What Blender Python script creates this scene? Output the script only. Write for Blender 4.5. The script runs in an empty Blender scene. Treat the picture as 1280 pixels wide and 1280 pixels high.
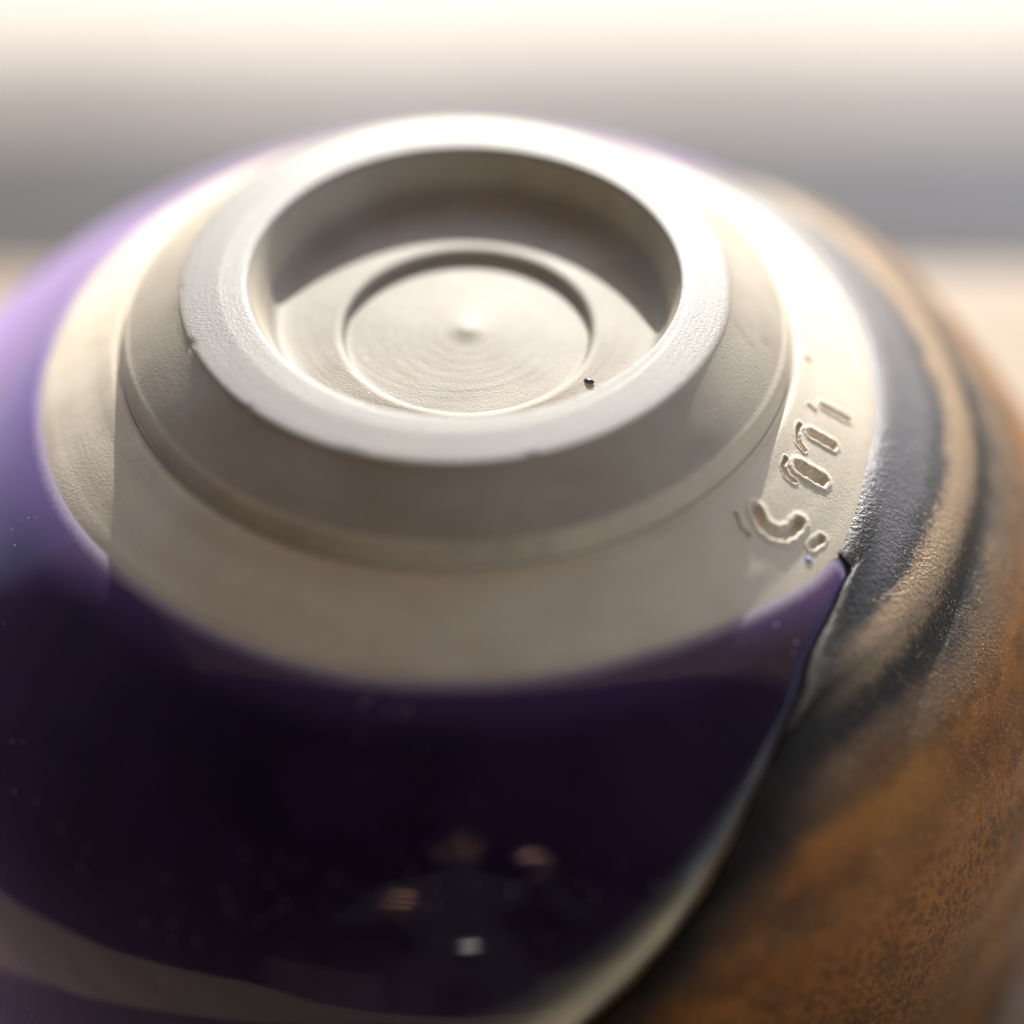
import bpy, bmesh, math, random
from math import sin, cos, pi, radians, hypot, exp, atan2
from mathutils import Vector, Matrix

random.seed(7)
SC = bpy.context.scene
COL = SC.collection
R = 0.03                      # outer radius of the foot rim, metres
H = 2.75 * R                  # height of the upturned bowl
TABLE = 0.72                  # table top above the ground; world z = 0 is the table top

# ------------------------------------------------------------------ camera, light, exposure
cam = bpy.data.cameras.new('camera')
cam_o = bpy.data.objects.new('camera', cam); COL.objects.link(cam_o)
D, ELA, PITCH = 8.0, radians(38.5), radians(44.637)
CAM = Vector((0.2067 * R, -D * cos(ELA) * R, D * sin(ELA) * R + H))
cam_o.location = CAM
cam_o.rotation_euler = (pi / 2 - PITCH, 0, 0)
cam.sensor_width = 36; cam.lens = 36 * 2709.3 / 1280
cam.clip_start = 0.005; cam.clip_end = 200
cam.dof.use_dof = True
cam.dof.focus_distance = 7.74 * R
cam.dof.aperture_fstop = 3.6
cam.dof.aperture_blades = 0
SC.camera = cam_o

SUN_EL, SUN_AZ = radians(24.5), radians(85)          # azimuth measured from +X towards +Y (behind the bowl)
world = bpy.data.worlds.new('World'); SC.world = world; world.use_nodes = True
wn = world.node_tree.nodes; wl = world.node_tree.links
sky = wn.new('ShaderNodeTexSky'); sky.sky_type = 'NISHITA'; sky.sun_disc = False
sky.sun_elevation = SUN_EL; sky.sun_rotation = pi / 2 - SUN_AZ
sky.air_density = 1.0; sky.dust_density = 1.5
wl.new(sky.outputs[0], wn['Background'].inputs[0]); wn['Background'].inputs[1].default_value = 0.12
sun = bpy.data.lights.new('sun', 'SUN'); sun.energy = 4.1; sun.angle = radians(0.5); sun.color = (1.0, 0.965, 0.905)
sun_o = bpy.data.objects.new('sun', sun); COL.objects.link(sun_o)
sd = Vector((cos(SUN_AZ) * cos(SUN_EL), sin(SUN_AZ) * cos(SUN_EL), sin(SUN_EL)))
sun_o.rotation_euler = sd.to_track_quat('Z', 'Y').to_euler()
SC.view_settings.view_transform = 'Standard'; SC.view_settings.look = 'None'
SC.view_settings.exposure = 0.92; SC.view_settings.gamma = 1
SC.cycles.max_bounces = 8; SC.cycles.diffuse_bounces = 4

# ------------------------------------------------------------------ helpers
class NT:
    """small wrapper for building node materials"""
    def __init__(s, name):
        s.m = bpy.data.materials.new(name); s.m.use_nodes = True
        s.t = s.m.node_tree; s.b = s.t.nodes['Principled BSDF']
    def n(s, kind, **kw):
        nd = s.t.nodes.new('ShaderNode' + kind)
        for k, v in kw.items(): setattr(nd, k, v)
        return nd
    def put(s, sock, v):
        if isinstance(v, bpy.types.NodeSocket): s.t.links.new(v, sock)
        elif isinstance(v, (tuple, list)): sock.default_value = tuple(v) + ((1.0,) if len(v) == 3 and sock.type == 'RGBA' else ())
        else: sock.default_value = v
    def math(s, op, a, b=0.0, clamp=False):
        nd = s.n('Math', operation=op, use_clamp=clamp); s.put(nd.inputs[0], a); s.put(nd.inputs[1], b); return nd.outputs[0]
    def mix(s, f, a, b, mode='MIX'):
        nd = s.n('Mix', data_type='RGBA', blend_type=mode); s.put(nd.inputs[0], f); s.put(nd.inputs[6], a); s.put(nd.inputs[7], b); return nd.outputs[2]
    def ramp(s, f, stops, interp='EASE'):
        nd = s.n('ValToRGB'); nd.color_ramp.interpolation = interp; el = nd.color_ramp.elements
        while len(el) < len(stops): el.new(0.5)
        for e, (p, c) in zip(el, stops):
            e.position = p; e.color = tuple(c) + (1,) if isinstance(c, (tuple, list)) else (c, c, c, 1)
        s.put(nd.inputs[0], f); return nd.outputs[0]
    def obj(s): return s.n('TexCoord').outputs['Object']
    def noise(s, vec, scale, detail=4, rough=0.5, dist=0.0):
        nd = s.n('TexNoise'); s.put(nd.inputs['Vector'], vec); nd.inputs['Scale'].default_value = scale
        nd.inputs['Detail'].default_value = detail; nd.inputs['Roughness'].default_value = rough
        nd.inputs['Distortion'].default_value = dist; return nd.outputs[0]
    def voronoi(s, vec, scale):
        nd = s.n('TexVoronoi'); s.put(nd.inputs['Vector'], vec); nd.inputs['Scale'].default_value = scale; return nd
    def attr(s, name): 
        nd = s.n('Attribute'); nd.attribute_name = name; return nd.outputs['Fac']
    def smooth(s, v, a, b):
        nd = s.n('MapRange', interpolation_type='SMOOTHSTEP'); s.put(nd.inputs[0], v)
        nd.inputs[1].default_value = a; nd.inputs[2].default_value = b; return nd.outputs[0]
    def bump(s, h, strength, dist, prev=None):
        nd = s.n('Bump'); s.put(nd.inputs['Height'], h); s.put(nd.inputs['Strength'], strength)
        nd.inputs['Distance'].default_value = dist
        if prev is not None: s.t.links.new(prev, nd.inputs['Normal'])
        return nd.outputs[0]
    def set(s, **kw):
        for k, v in kw.items(): s.put(s.b.inputs[k.replace('_', ' ')], v)
        return s.m

def link(name, me, mat, parent=None):
    o = bpy.data.objects.new(name, me); COL.objects.link(o)
    if mat: me.materials.append(mat)
    if parent: o.parent = parent
    return o
def thing(name, label, cat, loc=(0, 0, 0)):
    o = bpy.data.objects.new(name, None); COL.objects.link(o); o.location = loc
    o.empty_display_size = 0.02; o['label'] = label; o['category'] = cat
    return o
def smoothstep(a, b, x):
    t = min(1, max(0, (x - a) / (b - a))); return t * t * (3 - 2 * t)
def chaikin(p, n=3):
    for _ in range(n):
        q = [p[0]]
        for a, b in zip(p, p[1:]):
            q.append((a[0] * .75 + b[0] * .25, a[1] * .75 + b[1] * .25)); q.append((a[0] * .25 + b[0] * .75, a[1] * .25 + b[1] * .75))
        q.append(p[-1]); p = q
    return p
def densify(p, step):
    q = []
    for a, b in zip(p, p[1:]):
        n = max(1, math.ceil(hypot(b[0] - a[0], b[1] - a[1]) / step))
        q += [(a[0] + (b[0] - a[0]) * i / n, a[1] + (b[1] - a[1]) * i / n) for i in range(n)]
    return q + [p[-1]]
def wobble(th, seed, amp, kmax=9):
    rr = random.Random(seed); v = 0
    for k in range(1, kmax): v += rr.uniform(-1, 1) / k ** .7 * sin(k * th + rr.uniform(0, 6.28))
    return v * amp
def grid_mesh(name, nrow, cols, fn, closed, attrs=()):
    """fn(i, j) -> (x, y, z, attr values...) in rim radii, z measured from the rim plane"""
    vs = []; av = [[] for _ in attrs]
    for i in range(nrow):
        for j in range(cols):
            r = fn(i, j); vs.append((r[0] * R, r[1] * R, r[2] * R + H))
            for k in range(len(attrs)): av[k].append(r[3 + k])
    fs = []
    for i in range(nrow - 1):
        for j in range(cols if closed else cols - 1):
            k = (j + 1) % cols
            fs.append((i * cols + j, (i + 1) * cols + j, (i + 1) * cols + k, i * cols + k))
    me = bpy.data.meshes.new(name); me.from_pydata(vs, [], fs)
    for k, a in enumerate(attrs):
        at = me.attributes.new(a, 'FLOAT', 'POINT'); at.data.foreach_set('value', av[k])
    me.polygons.foreach_set('use_smooth', [True] * len(fs)); me.update()
    return me

# ------------------------------------------------------------------ materials: bowl
def clay_mat(name, c1, c2, floor=False):
    t = NT(name); co = t.obj()
    sep = t.n('SeparateXYZ'); t.put(sep.inputs[0], co)
    rad = t.math('SQRT', t.math('ADD', t.math('MULTIPLY', sep.outputs[0], sep.outputs[0]), t.math('MULTIPLY', sep.outputs[1], sep.outputs[1])))
    # turning lines: noise squeezed along the radius, slightly off round
    cmb = t.n('CombineXYZ'); t.put(cmb.inputs[0], t.math('MULTIPLY', rad, 1.0)); t.put(cmb.inputs[1], t.math('MULTIPLY', sep.outputs[0], 0.012))
    t.put(cmb.inputs[2], t.math('MULTIPLY', sep.outputs[2], 0.8))
    lines = t.noise(cmb.outputs[0], 1500, 3, .55)
    grain = t.noise(co, 4200, 3, .6)
    blot = t.noise(co, 130, 4, .55)
    pores = t.smooth(t.voronoi(co, 700).outputs['Distance'], 0.0, 0.16)
    pm = t.math('MULTIPLY', t.math('SUBTRACT', 1.0, pores), t.smooth(t.noise(co, 260, 2), .50, .62))
    col = t.mix(t.smooth(blot, .3, .7), c1, c2)
    col = t.mix(t.math('MULTIPLY', t.smooth(grain, .50, .72), .34), col, (.42, .36, .28))
    col = t.mix(t.math('MULTIPLY', pm, .6), col, (.25, .2, .15))
    ws = t.voronoi(co, 1300).outputs['Distance']
    col = t.mix(t.math('MULTIPLY', t.smooth(ws, .20, .10), t.math('MULTIPLY', t.smooth(t.noise(co, 170, 2), .58, .68), .7)), col, (.82, .79, .74))
    col = t.mix(t.math('MULTIPLY', t.smooth(t.noise(co, 45, 5, .65), .52, .70), .30), col, (.40, .33, .24))
    col = t.mix(t.math('MULTIPLY', t.attr('contact'), t.smooth(t.noise(co, 80, 4, .6), -.2, .5)), col, t.mix(t.smooth(grain, .4, .7), (.265, .262, .256), (.195, .193, .188)))
    col = t.mix(t.math('MULTIPLY', t.attr('worn_lit'), t.smooth(t.noise(co, 60, 4, .6), .15, .6)), col, (.80, .70, .55))  # rubbed rim edges, plus bounce light on the ledge painted as paler clay
    col = t.mix(t.attr('stain'), col, (.30, .23, .13))
    nb = t.bump(lines, .42 if floor else .26, .00010)
    nb = t.bump(grain, .8, .00007, nb)
    nb = t.bump(pores, .25, .00008, nb)
    return t.set(Base_Color=col, Roughness=t.math('ADD', t.math('MULTIPLY', grain, .16), .50 if floor else .42), Specular_IOR_Level=.4 if floor else .5, Normal=nb)
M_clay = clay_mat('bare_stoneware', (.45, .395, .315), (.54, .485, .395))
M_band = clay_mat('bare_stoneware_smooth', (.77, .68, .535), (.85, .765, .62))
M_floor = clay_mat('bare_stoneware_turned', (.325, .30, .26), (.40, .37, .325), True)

def purple_mat():
    t = NT('purple_glaze'); co = t.obj()
    edge = t.attr('edge'); seam = t.attr('seam')
    n1 = t.noise(co, 90, 4, .6); n2 = t.noise(co, 2200, 3, .6)
    col = t.mix(t.smooth(n1, .35, .7), (.010, .004, .017), (.020, .008, .036))
    e = t.math('ADD', edge, t.math('MULTIPLY', t.math('SUBTRACT', n2, .5), .016))
    col = t.mix(t.smooth(e, .13, .02), col, (.055, .030, .095))
    col = t.mix(t.smooth(e, .030, -.002), col, (.36, .32, .36))
    col = t.mix(t.smooth(seam, .25, .62), col, (.10, .105, .085))
    col = t.mix(t.smooth(seam, .55, .95), col, (.95, .84, .57))
    v = t.voronoi(co, 700); sparkle = t.math('MULTIPLY', t.smooth(v.outputs['Distance'], .13, .07), t.smooth(t.noise(co, 60, 2), .56, .66))  # glints of tiny glaze pits, painted as pale specks
    col = t.mix(t.math('MULTIPLY', sparkle, .7), col, (.75, .7, .75))
    nb = t.bump(t.noise(co, 60, 2), .06, .0015)
    nb = t.bump(t.math('MULTIPLY', sparkle, 1.0), .3, .0001, nb)
    # fine crystals in the glaze give a violet sheen at a shallow angle under the glassy surface
    return t.set(Base_Color=col, Roughness=t.math('ADD', t.math('MULTIPLY', sparkle, .3), .06), Normal=nb, Specular_IOR_Level=.45,
                 Sheen_Weight=1.0, Sheen_Roughness=.45, Sheen_Tint=(.60, .40, 1.0))
M_purple = purple_mat()

def brown_mat():
    t = NT('bronze_brown_glaze'); co = t.obj()
    z = t.attr('depth'); seam = t.attr('seam')
    nl = t.noise(co, 55, 4, .6); nm = t.noise(co, 330, 4, .65); nf = t.noise(co, 2600, 3, .7)
    sp = t.voronoi(co, 2300).outputs['Distance']
    zz = t.math('ADD', z, t.math('ADD', t.math('MULTIPLY', t.math('SUBTRACT', nl, .5), .08), t.math('MULTIPLY', t.math('SUBTRACT', nm, .5), .05)))
    zz = t.math('ADD', zz, t.math('MULTIPLY', t.math('SUBTRACT', nf, .5), .11))
    f = t.math('DIVIDE', t.math('SUBTRACT', zz, .40), 1.6)          # 0 at the clay edge, 1 low on the wall
    P = lambda d: (d - .40) / 1.6
    col = t.ramp(f, [(P(.42), (.12, .12, .145)), (P(.54), (.15, .145, .165)), (P(.59), (.035, .030, .032)), (P(.62), (.36, .25, .15)), (P(.665), (.36, .25, .155)),
                     (P(.715), (.030, .025, .023)), (P(.75), (.035, .028, .024)), (P(.81), (.20, .125, .07)), (P(.865), (.20, .10, .04)), (P(.92), (.40, .155, .026)), (P(1.0), (.30, .115, .020)),
                     (P(1.04), (.23, .085, .015)), (P(1.12), (.31, .12, .020)), (P(1.6), (.25, .095, .015)), (P(1.95), (.17, .065, .012))])
    rust = t.noise(co, 140, 5, .65)
    col = t.mix(t.math('MULTIPLY', t.smooth(rust, .46, .62), t.math('MULTIPLY', t.smooth(zz, .70, .95), .65)), col, (.10, .036, .008))
    col = t.mix(t.math('MULTIPLY', t.smooth(t.noise(co, 75, 3, .5), .50, .66), t.math('MULTIPLY', t.smooth(zz, .75, 1.0), .5)), col, (.40, .17, .035))
    col = t.mix(t.math('MULTIPLY', t.smooth(nf, .45, .68), .62), col, t.mix(.5, col, (.02, .015, .012)))
    col = t.mix(t.math('MULTIPLY', t.smooth(sp, .26, .10), t.math('MULTIPLY', t.smooth(nm, .42, .60), .85)), col, (.75, .60, .42))
    col = t.mix(t.smooth(t.math('ADD', seam, t.math('MULTIPLY', t.math('SUBTRACT', nl, .5), .34)), .42, .05), col, (.012, .010, .009))
    met = t.smooth(zz, .58, .66)
    rg = t.math('ADD', t.math('MULTIPLY', t.smooth(nf, .3, .7), .18), t.math('ADD', .26, t.math('MULTIPLY', met, .10)))
    low = t.smooth(zz, 1.05, 1.3)
    peel = t.noise(co, 1050, 3, .55)
    col = t.mix(t.math('MULTIPLY', t.smooth(peel, .52, .40), t.math('MULTIPLY', low, .7)), col, (.075, .026, .006))
    nb = t.bump(peel, t.math('MULTIPLY', low, .8), .00035)
    nb = t.bump(t.noise(co, 2300, 3, .65), .9, .00020, nb)
    nb = t.bump(nf, .45, .00010, nb)
    nb = t.bump(nm, .12, .0006, nb)
    return t.set(Base_Color=col, Metallic=t.math('MULTIPLY', met, .45), Roughness=rg, Normal=nb)
M_brown = brown_mat()

# ------------------------------------------------------------------ setting
def wood_mat():
    t = NT('pale_table_wood'); co = t.obj()
    mp = t.n('Mapping'); t.put(mp.inputs[0], co); mp.inputs['Scale'].default_value = (1, 9, 9)
    g = t.noise(mp.outputs[0], 14, 6, .6, .6); g2 = t.noise(mp.outputs[0], 110, 3, .6)
    col = t.mix(t.smooth(g, .3, .7), (.34, .255, .175), (.43, .33, .235))
    col = t.mix(t.math('MULTIPLY', t.smooth(g2, .5, .7), .3), col, (.25, .16, .09))
    return t.set(Base_Color=col, Roughness=.6, Normal=t.bump(g2, .15, .0005))
def plain(name, c1, c2, scale, rough=.7, bump=.2):
    t = NT(name); co = t.obj(); n = t.noise(co, scale, 5, .6); n2 = t.noise(co, scale * 9, 3, .6)
    col = t.mix(t.smooth(n, .3, .7), c1, c2)
    return t.set(Base_Color=col, Roughness=rough, Normal=t.bump(n2, bump, .002))
M_wood = wood_mat()
M_pave = plain('beige_paving', (.38, .32, .275), (.47, .40, .35), 4, .85)
M_white = plain('pale_paving', (.74, .67, .57), (.82, .75, .65), 2.2, .85)
M_grey = plain('grey_ground', (.058, .051, .045), (.135, .137, .152), 2.4, .85)
M_wall = plain('dark_timber', (.022, .018, .015), (.036, .030, .025), 4, .7)
M_bounce = plain('bounce_boards', (.62, .43, .25), (.70, .50, .30), 5, .7)
M_deck = plain('dark_deck', (.10, .068, .042), (.14, .097, .062), 5, .7)
M_black = plain('black_plastic', (.012, .012, .012), (.02, .02, .02), 60, .4)
M_cloth = plain('dark_cloth', (.012, .011, .014), (.022, .02, .024), 30, .9)
M_skin = plain('skin', (.55, .32, .24), (.62, .37, .28), 40, .5)
M_metal = plain('brushed_steel', (.7, .72, .74), (.8, .82, .84), 80, .3)

def box_mesh(name, x0, x1, y0, y1, z0, z1, bevel=0.0):
    bm = bmesh.new(); bmesh.ops.create_cube(bm, size=1)
    for v in bm.verts: v.co = Vector((x0 + (v.co.x + .5) * (x1 - x0), y0 + (v.co.y + .5) * (y1 - y0), z0 + (v.co.z + .5) * (z1 - z0)))
    if bevel: bmesh.ops.bevel(bm, geom=bm.edges[:], offset=bevel, segments=3, affect='EDGES', profile=.6)
    me = bpy.data.meshes.new(name); bm.to_mesh(me); bm.free(); return me
def structure(name, me, mat):
    o = link(name, me, mat); o['kind'] = 'structure'; return o
def sheet(name, x0, x1, y0, y1, z):
    me = bpy.data.meshes.new(name); me.from_pydata([(x0, y0, z), (x1, y0, z), (x1, y1, z), (x0, y1, z)], [], [(0, 1, 2, 3)]); return me

structure('ground', sheet('ground', -40, 40, -40, 40, -TABLE), M_white)
structure('stone_paving', sheet('stone_paving', -14, 14, 1.19, 1.34, -TABLE + .004), M_pave)
structure('grey_strip', sheet('grey_strip', -14, 14, .45, 1.21, -TABLE + .008), M_grey)  # grey strip of ground between the table and the paler paving
structure('unseen_dark_floor', sheet('unseen_dark_floor', -6, .55, -2.2, .46, -TABLE + .012), M_deck)  # unseen floor, added dark to keep the mirrored front of the glaze dark
structure('unseen_dark_wall', box_mesh('unseen_dark_wall', -6, 1.8, -2.35, -2.2, -TABLE, 1.9, .01), M_wall)  # added out of view as a dark backing for reflections in the front glaze
structure('unseen_side_wall', box_mesh('unseen_side_wall', -1.35, -1.22, -2.19, .35, -TABLE + .013, 1.55, .01), M_wall)  # added unseen to block fill and bright reflections from the left
structure('unseen_shade_roof', box_mesh('unseen_shade_roof', -6, 1.8, -2.2, -.36, 1.56, 1.67, .01), M_wall)  # added overhead out of view to shade the bowl and darken its front
structure('unseen_bounce_canopy', box_mesh('unseen_bounce_canopy', -6, 1.8, -.355, .8, 1.56, 1.60, .01), M_bounce)  # added out of view, pale to bounce warm fill onto the shaded clay

tb = thing('table', 'pale wooden table top on which the upturned bowl stands', 'table', (0, 0, -TABLE))
link('tabletop', box_mesh('tabletop', -.13, .75, -.239, .107, TABLE - .03, TABLE, .002), M_wood, tb)
for x in (-.09, .68):
    for y in (-.20, .05):
        link('leg', box_mesh('leg', x - .03, x + .03, y - .03, y + .03, 0, TABLE - .031, .003), M_wood, tb)

# ------------------------------------------------------------------ the bowl
bowl = thing('stoneware_bowl', 'upturned stoneware bowl with bare turned foot, half dark purple and half bronze brown glaze', 'bowl', (0, 0, 0))
NTH = 540
TH = [2 * pi * j / NTH for j in range(NTH)]

# foot base: the turned floor inside the foot, with its ridge and centre nub
cx, cy = .043, -.105                                                      # the ridge was turned a little off centre
base_p = [(0, -.146), (.02, -.1465), (.045, -.1525), (.075, -.1575), (.12, -.1605), (.20, -.166), (.30, -.1735), (.40, -.182), (.440, -.185), (.451, -.181), (.457, -.154),
          (.468, -.145), (.487, -.143), (.51, -.1465), (.56, -.153), (.60, -.157), (.66, -.161), (.70, -.159), (.72, -.148), (.738, -.115)]
base_p = densify(chaikin(base_p, 2), .012)
def f_base(i, j):
    r, z = base_p[i]; th = TH[j]
    k = 1.0; ky = 1 - smoothstep(.47, .70, r)
    z +=   .0002 * sin(r * 130 + .5 * sin(th)) * smoothstep(.06, .14, r) * (1 - smoothstep(.3, .42, r))
    return (r * cos(th) + cx * k, r * sin(th) + cy * ky, z, 0.0)
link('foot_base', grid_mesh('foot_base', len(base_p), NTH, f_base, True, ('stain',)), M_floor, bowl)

# foot ring: inner wall, rounded lip, flared outside, short upright step
ring_p = [(.738, -.115), (.748, -.09), (.762, -.045), (.774, -.010), (.784, .014), (.790, .025), (.796, .0315), (.804, .033), (.85, .031), (.862, .0305), (.92, .0245), (.97, .019), (.997, .0155), (1.007, .010), (1.0125, -.001),
          (1.06, -.038), (1.14, -.097), (1.204, -.148), (1.216, -.157), (1.227, -.168), (1.238, -.192), (1.244, -.214), (1.245, -.234), (1.254, -.2385)]
ring_p = densify(chaikin(ring_p, 2), .011)
NICKS = [(radians(random.uniform(150, 385)), random.uniform(.010, .030), random.uniform(.002, .006)) for _ in range(9)]
def f_ring(i, j):
    r, z = ring_p[i]; th = TH[j]
    r2 = r + wobble(th, 3, .0024); z2 = z + wobble(th, 5, .0016)
    for na, nw, nd in NICKS: z2 -= nd * exp(-(((th - na + pi) % (2 * pi) - pi) / nw) ** 2) * exp(-((r - 1.004) / .012) ** 2)
    off = cx * (1 - smoothstep(.76, .86, r)); dn = .012 * smoothstep(.90, .78, r) * 0
    a = (th + pi) % (2 * pi) - pi
    # rusty drip on the flare at the right
    st = exp(-((a + .245 + .5 * (r - 1.08)) / .013) ** 2) * smoothstep(1.01, 1.06, r) * (1 - smoothstep(1.10, 1.16, r)) * .42
    st = max(st, .5 * exp(-(((a + .20) / .02) ** 2 + ((r - 1.15) / .02) ** 2)))
    st = max(st, .8 * exp(-(((a - 2.02) / .022) ** 2 + ((z + .15) / .016) ** 2)) * (r < .80))
    wn_ = max(.95 * smoothstep(1.200, 1.214, r) * smoothstep(1.2535, 1.246, r), .30 * exp(-((r - .855) / .006) ** 2), .35 * exp(-((r - 1.003) / .006) ** 2))  # first term paints the ledge as if lit; the others are rubbed rim edges
    ct = .92 * smoothstep(.775, .80, r) * (1 - smoothstep(1.000, 1.010, r))
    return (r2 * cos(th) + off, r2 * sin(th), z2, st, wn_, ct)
link('foot_ring', grid_mesh('foot_ring', len(ring_p), NTH, f_ring, True, ('stain', 'worn_lit', 'contact')), M_clay, bowl)

# outer profile (radius by depth) below the foot
PROF = [(1.254, .238), (1.41, .337), (1.568, .437), (1.75, .550), (1.925, .675), (2.085, .81), (2.225, .96), (2.32, 1.105), (2.395, 1.3), (2.445, 1.5), (2.48, 1.75), (2.505, 2.0), (2.525, 2.4), (2.535, 2.75)]
def catmull(p, n):
    out = []
    for i in range(len(p) - 1):
        a = p[max(0, i - 1)]; b = p[i]; c = p[i + 1]; d = p[min(len(p) - 1, i + 2)]
        for k in range(n):
            t = k / n
            out.append(tuple(.5 * (2 * b[m] + (c[m] - a[m]) * t + (2 * a[m] - 5 * b[m] + 4 * c[m] - d[m]) * t * t + (3 * b[m] - a[m] - 3 * c[m] + d[m]) * t ** 3) for m in (0, 1)))
    return out + [p[-1]]
PD = catmull(PROF, 24)
def radius_at(d):
    lo, hi = 0, len(PD) - 1
    if d <= PD[0][1]: return PD[0][0]
    while hi - lo > 1:
        m = (lo + hi) // 2
        if PD[m][1] <= d: lo = m
        else: hi = m
    a, b = PD[lo], PD[hi]; t = (d - a[1]) / max(1e-9, b[1] - a[1]); return a[0] + (b[0] - a[0]) * t
def normal_at(d):
    a, b = radius_at(d - .01), radius_at(d + .01); dr, dd = b - a, .02
    l = hypot(dr, dd); return dd / l, dr / l                             # outward, upward

# bare clay band with the stamped maker's marks
def interp(x, pts):
    if x <= pts[0][0]: return pts[0][1]
    for a, b in zip(pts, pts[1:]):
        if x <= b[0]: return a[1] + (b[1] - a[1]) * (x - a[0]) / (b[0] - a[0])
    return pts[-1][1]
def edge_depth(th):
    """depth of the glaze line below the rim, all round"""
    a = math.degrees((th + pi) % (2 * pi) - pi)
    return .436 + wobble(th, 11, .0058, 14) + interp(a, [(-66, 0), (-49, .022), (-40, .04), (-33, .042), (-20, .012), (0, .006), (30, 0)])
MARKS = [  # (half width, depth, [(azimuth deg, depth below rim)...])
    (.0085, .012, [(-5.4, .272), (-5.8, .282)]),
    (.0125, .030, [(-14.1, .322), (-13.4, .382)]),
    (.0070, .014, [(-15.8, .294), (-16.1, .310)]),
    (.0160, .034, [(-21.0, .316), (-20.2, .367)]),
    (.0085, .026, [(-21.0, .288), (-22.6, .290), (-24.4, .302), (-24.8, .318)]),
    (.0210, .042, [(-28.2, .327), (-27.2, .378)]),
    (.0075, .024, [(-28.7, .296), (-30.3, .300), (-31.2, .316), (-31.0, .335)]),
    (.0190, .040, [(-40.0, .318), (-40.8, .346), (-40.4, .368), (-39.2, .386), (-37.4, .393), (-35.8, .392)]),
    (.0080, .016, [(-43.3, .298), (-44.3, .320), (-43.9, .345)]),
    (.0130, .026, [(-34.9, .444), (-36.8, .439)])]
SL = hypot(.313, .196) / .196
MK = [(w, h, [(radians(a) * 1.43, d * SL) for a, d in pl]) for w, h, pl in MARKS]
def mark_height(th, d):
    a = (th + pi) % (2 * pi) - pi
    if a > -.06 or a < -.85: return 0.0
    u, v = a * 1.43, d * SL; s = 0.0
    for w, h, pl in MK:
        best = 9
        for p, q in zip(pl, pl[1:]):
            dx, dy = q[0] - p[0], q[1] - p[1]; l2 = dx * dx + dy * dy
            t = max(0, min(1, ((u - p[0]) * dx + (v - p[1]) * dy) / l2))
            best = min(best, hypot(u - p[0] - dx * t, v - p[1] - dy * t))
        best += w * (.10 * sin(u * 160 + v * 90) + .07 * sin(v * 310 - u * 120))
        if best < w * 3.2:
            s -= .62 * h * max(0, 1 - (best / (w * 1.2)) ** 2) ** .7
            s += h * .12 * exp(-((best - w * 1.6) / (w * .6)) ** 2)
    return s
band_th = []
a = -180.0
while a < 180.0:
    band_th.append(radians(a)); a += .14 if -47 < a < -4 else .8
NR_BAND = 110
def f_band(i, j):
    th = band_th[j]; d1 = edge_depth(th) + .006
    d = .238 + (d1 - .238) * i / (NR_BAND - 1)
    r = radius_at(d); no, nu = normal_at(max(.25, d)); h = mark_height(th, d)
    h += .0022 * wobble(th * .2 + d * 40, 23, .6, 5) * smoothstep(.26, .30, d)
    h -= .008 * exp(-((d - .246) / .008) ** 2) * (d > .239)
    r2 = r + no * h
    st = .16 * smoothstep(.03, .0, edge_depth(th) - d)
    return (r2 * cos(th), r2 * sin(th), -d + nu * h, st)
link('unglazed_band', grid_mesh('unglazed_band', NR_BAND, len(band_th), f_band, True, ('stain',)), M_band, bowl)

# where the two glazes meet: azimuth of the seam by depth, front and back
SEAM_F = [(.40, -35.2), (.475, -35.2), (.493, -38.7), (.556, -46.7), (.630, -51.8), (.717, -57.6), (.858, -64.8), (1.003, -70.3), (1.28, -79.6), (1.8, -89), (2.75, -98)]
SEAM_B = [(.40, 57), (.56, 51), (.8, 50), (1.2, 56), (2.0, 70), (2.75, 80)]
SF = catmull([(d, t) for d, t in SEAM_F], 8); SB = catmull(SEAM_B, 8)
def seam_front(d): return radians(interp(d, SF)) + .003 * sin(d * 23) + .0012 * sin(d * 61 + 1)
def seam_back(d): return radians(interp(d, SB)) + .008 * sin(d * 23)

# purple glaze: from the back seam round the left to the front seam
ND = 170; NA = 420
def row_depth(i, n, e): 
    t = i / (n - 1); return e + (2.75 - e) * (t ** 1.6)
def f_purple(i, j):
    t = j / (NA - 1)
    d0 = row_depth(i, ND, .44)
    ta, tb_ = seam_back(d0) - .05, seam_front(d0) + .010 + 2 * pi
    # ease so columns crowd near the front seam
    th = ta + (tb_ - ta) * (1 - (1 - t) ** 1.3)
    e = edge_depth(th); d = row_depth(i, ND, e)
    no, nu = normal_at(d); k = d - e
    sd_ = max(0, (tb_ - .010 - th) * radius_at(d))                               # distance to the front seam
    h = .015 * (1 - exp(-k / .022)) * smoothstep(-.01, .06, sd_) + .003 * wobble(th, 31, .5, 6) * smoothstep(0, .1, k) * smoothstep(0, .06, sd_)
    r = radius_at(d) + no * h
    w = interp(d, [(.5, .03), (.65, .05), (.8, .085), (1.0, .13), (1.2, .22), (1.45, .36), (2, .5)])
    sm = max(0, 1.0 - sd_ / (w * 3.1))
    sm *= interp(d, [(.45, .60), (.60, .50), (.75, .66), (.9, .88), (1.0, 1), (3, 1)])
    return (r * cos(th), r * sin(th), -d + nu * h, k, sm)
link('purple_glaze', grid_mesh('purple_glaze', ND, NA, f_purple, False, ('edge', 'seam')), M_purple, bowl)

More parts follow.
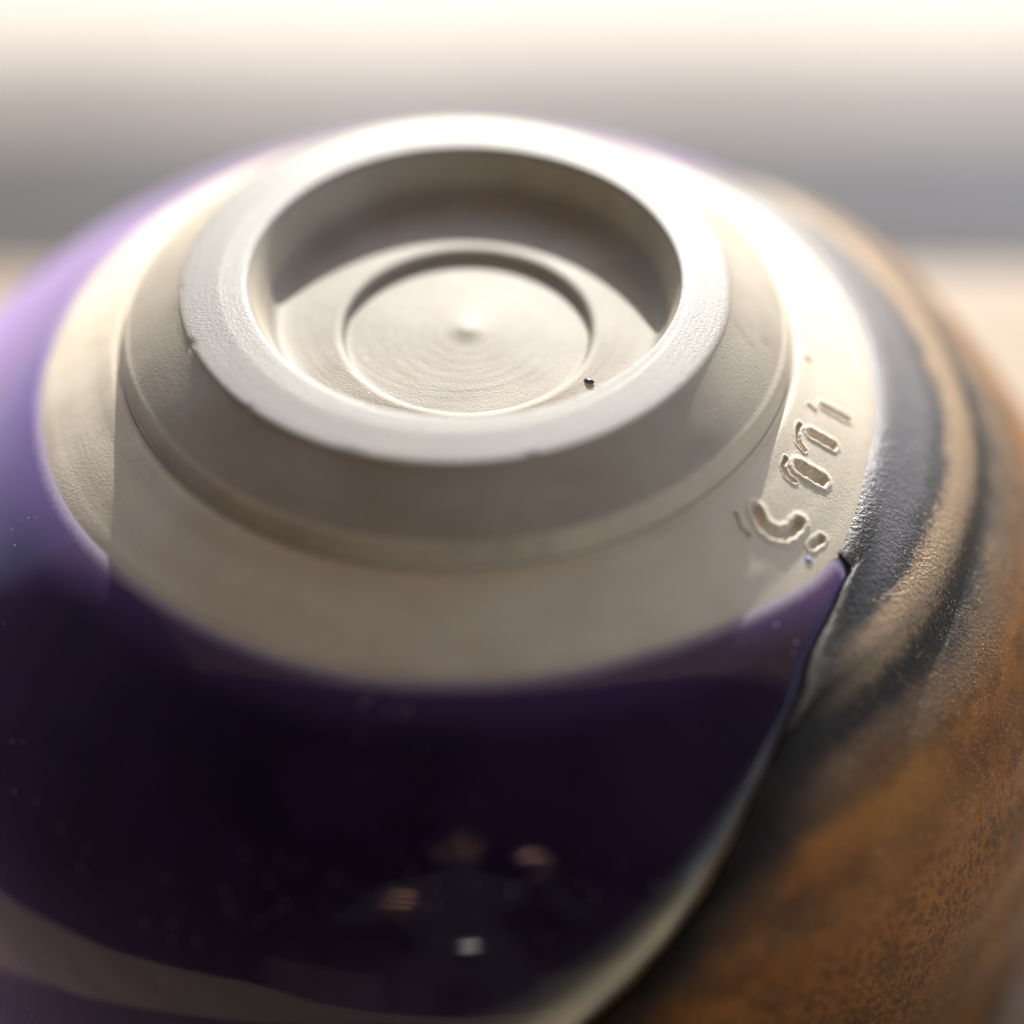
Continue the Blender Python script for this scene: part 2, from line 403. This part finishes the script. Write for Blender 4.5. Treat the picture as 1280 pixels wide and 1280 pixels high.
# brown glaze: thicker, with rolled edge at the seam and soft throwing ripples
NDB = 240; NAB = 330
def f_brown(i, j):
    t = j / (NAB - 1); d0 = row_depth(i, NDB, .44)
    ta, tb_ = seam_front(d0), seam_back(d0)
    th = ta + (tb_ - ta) * (t ** 1.5)
    e = edge_depth(th); d = row_depth(i, NDB, e)
    no, nu = normal_at(d); k = d - e; rr = radius_at(d)
    sd_ = min((th - ta), (tb_ - th)) * rr
    rise = (1 - exp(-k / .02)) * (.45 + .55 * (1 - exp(-sd_ / .04)))
    dd = d + .05 * wobble(th, 47, .4, 5)
    rip = .020 * exp(-((dd - .65) / .05) ** 2) - .020 * exp(-((dd - .74) / .035) ** 2) + .022 * exp(-((dd - .90) / .07) ** 2) \
        - .008 * exp(-((dd - 1.04) / .05) ** 2) + .016 * exp(-((dd - 1.16) / .08) ** 2) - .006 * exp(-((dd - 1.36) / .08) ** 2) + .012 * sin(dd * 13) * smoothstep(1.5, 1.8, dd)
    h = rise * (.030 + rip + .03 * smoothstep(.5, 1.1, d))
    h -= .010 * (1 - smoothstep(0, .014, sd_))
    return ((rr + no * h) * cos(th), (rr + no * h) * sin(th), -d + nu * h, dd, sd_)
link('brown_glaze', grid_mesh('brown_glaze', NDB, NAB, f_brown, False, ('depth', 'seam')), M_brown, bowl)

# the lip and the inside of the bowl, down on the table
ins = [(2.445, -2.735), (2.43, -2.75), (2.38, -2.75), (2.34, -2.70), (2.30, -2.3), (2.2, -1.5), (1.95, -.98), (1.5, -.62), (.8, -.48), (0.0, -.46)]
ins = chaikin(ins, 2)
link('bowl_interior', grid_mesh('bowl_interior', len(ins), 180, lambda i, j: (ins[i][0] * cos(j * pi / 90), ins[i][0] * sin(j * pi / 90), ins[i][1]), True), M_purple, bowl)

# a dark speck of glaze on the foot floor, a bead of glaze at the clay edge
def blob(name, loc, rad, squash, seed, mat, parent):
    bm = bmesh.new(); bmesh.ops.create_icosphere(bm, subdivisions=3, radius=1); rr = random.Random(seed)
    ph = [(rr.uniform(0, 6), rr.uniform(1, 3), rr.uniform(1, 3)) for _ in range(3)]
    for v in bm.verts:
        c = v.co; s = 1 + .14 * sum(sin(p + a * c.x * 2 + b * c.y * 2) for p, a, b in ph)
        v.co = Vector((c.x * s * rad[0], c.y * s * rad[1], c.z * squash))
    for f in bm.faces: f.smooth = True
    me = bpy.data.meshes.new(name); bm.to_mesh(me); bm.free()
    o = link(name, me, mat, parent); o.location = loc; return o
t = NT('speck_glaze'); M_speck = t.set(Base_Color=(.035, .04, .07), Roughness=.25)
t = NT('bead_glint'); M_bead = t.set(Base_Color=(.35, .48, .62), Roughness=.08)  # pale blue of a sun glint painted as the bead's colour
blob('glaze_speck', (.482 * R, -.40 * R, H - .147 * R), (.017 * R, .013 * R), .008 * R, 4, M_speck, bowl)
th = radians(-38.7); no, nu = normal_at(.452)
b = blob('glaze_bead', (1.592 * cos(th) * R, 1.592 * sin(th) * R, H - .4545 * R), (.015 * R, .013 * R), .005 * R, 9, M_bead, bowl)
b.rotation_euler = (0, atan2(no, nu), th)

# ------------------------------------------------------------------ the photographer whom the glaze mirrors
person = thing('person', 'person in dark clothes and brimmed hat standing before the table, both hands raised', 'person', (0, 0, -TABLE))
def skin_mesh(name, chains, mat, parent, sub=2):
    """chains: list of polylines [(x,y,z,r)...]; shared start points join"""
    vs, es, rs, key = [], [], [], {}
    for ch in chains:
        prev = None
        for x, y, z, r in ch:
            k = (round(x, 4), round(y, 4), round(z, 4))
            if k not in key: key[k] = len(vs); vs.append((x, y, z)); rs.append(r)
            if prev is not None and prev != key[k]: es.append((prev, key[k]))
            prev = key[k]
    me = bpy.data.meshes.new(name); me.from_pydata(vs, es, [])
    o = link(name, me, mat, parent)
    md = o.modifiers.new('skin', 'SKIN'); me.skin_vertices.new() if not me.skin_vertices else None
    for i, r in enumerate(rs): me.skin_vertices[0].data[i].radius = (r, r)
    me.skin_vertices[0].data[0].use_root = True
    s = o.modifiers.new('subdivision', 'SUBSURF'); s.levels = sub; s.render_levels = sub
    md.use_smooth_shade = True
    return o
hip = (0, -.92, .90, .15); chest = (0, -.90, 1.25, .165); neck = (0, -.88, 1.45, .06)
body = [[hip, (0, -.91, 1.06, .14), chest, neck, (0, -.87, 1.52, .055)]]
HAND = {-1: (-.135, -.64, 1.13), 1: (.165, -.60, 1.26)}
for s in (-1, 1):
    hx, hy, hz = HAND[s]
    body.append([hip, (s * .10, -.92, .82, .10), (s * .11, -.90, .48, .065), (s * .12, -.94, .10, .045), (s * .12, -.82, .04, .04)])
    body.append([chest, (s * .18, -.89, 1.34, .07), (s * .27, -.82, 1.10, .05), (hx * 1.02, hy - .09, hz - .005, .036)])
skin_mesh('clothed_body', body, M_cloth, person)
for s in (-1, 1):
    hx, hy, hz = HAND[s]
    wr = (hx * 1.02, hy - .085, hz - .004, .026); pc = (hx, hy - .02, hz, .030)
    hand = [[wr, pc]]
    for k, (dz, ln) in enumerate(((.030, .9), (.012, 1.0), (-.008, .95), (-.027, .75))):
        hand.append([pc, (hx - s * .012, hy + .022, hz + dz, .0105), (hx - s * .026, hy + .040, hz + dz * 1.05, .0095), (hx - s * (.030 + .030 * ln), hy + .036, hz + dz, .0085)])
    hand.append([pc, (hx - s * .012, hy - .012, hz + .036, .011), (hx - s * .034, hy + .006, hz + .046, .0095)])
    skin_mesh('hand', hand, M_skin, person)
blob('head', (0, -.85, 1.62), (.078, .095), .118, 2, M_skin, person)
HAT = [(.145, 1.575), (.15, 1.58), (.115, 1.64), (.108, 1.67), (.10, 1.77), (.07, 1.80), (.001, 1.805)]
hv = [(r * cos(j * pi / 24), -.85 + r * 1.12 * sin(j * pi / 24), z) for r, z in HAT for j in range(48)]
hm = bpy.data.meshes.new('hat'); hm.from_pydata(hv, [], [(i * 48 + j, (i + 1) * 48 + j, (i + 1) * 48 + (j + 1) % 48, i * 48 + (j + 1) % 48) for i in range(6) for j in range(48)])
link('hat', hm, M_cloth, person)
link('badge', box_mesh('badge', .005, .037, -.748, -.740, .975, 1.05, .002), M_metal, person)
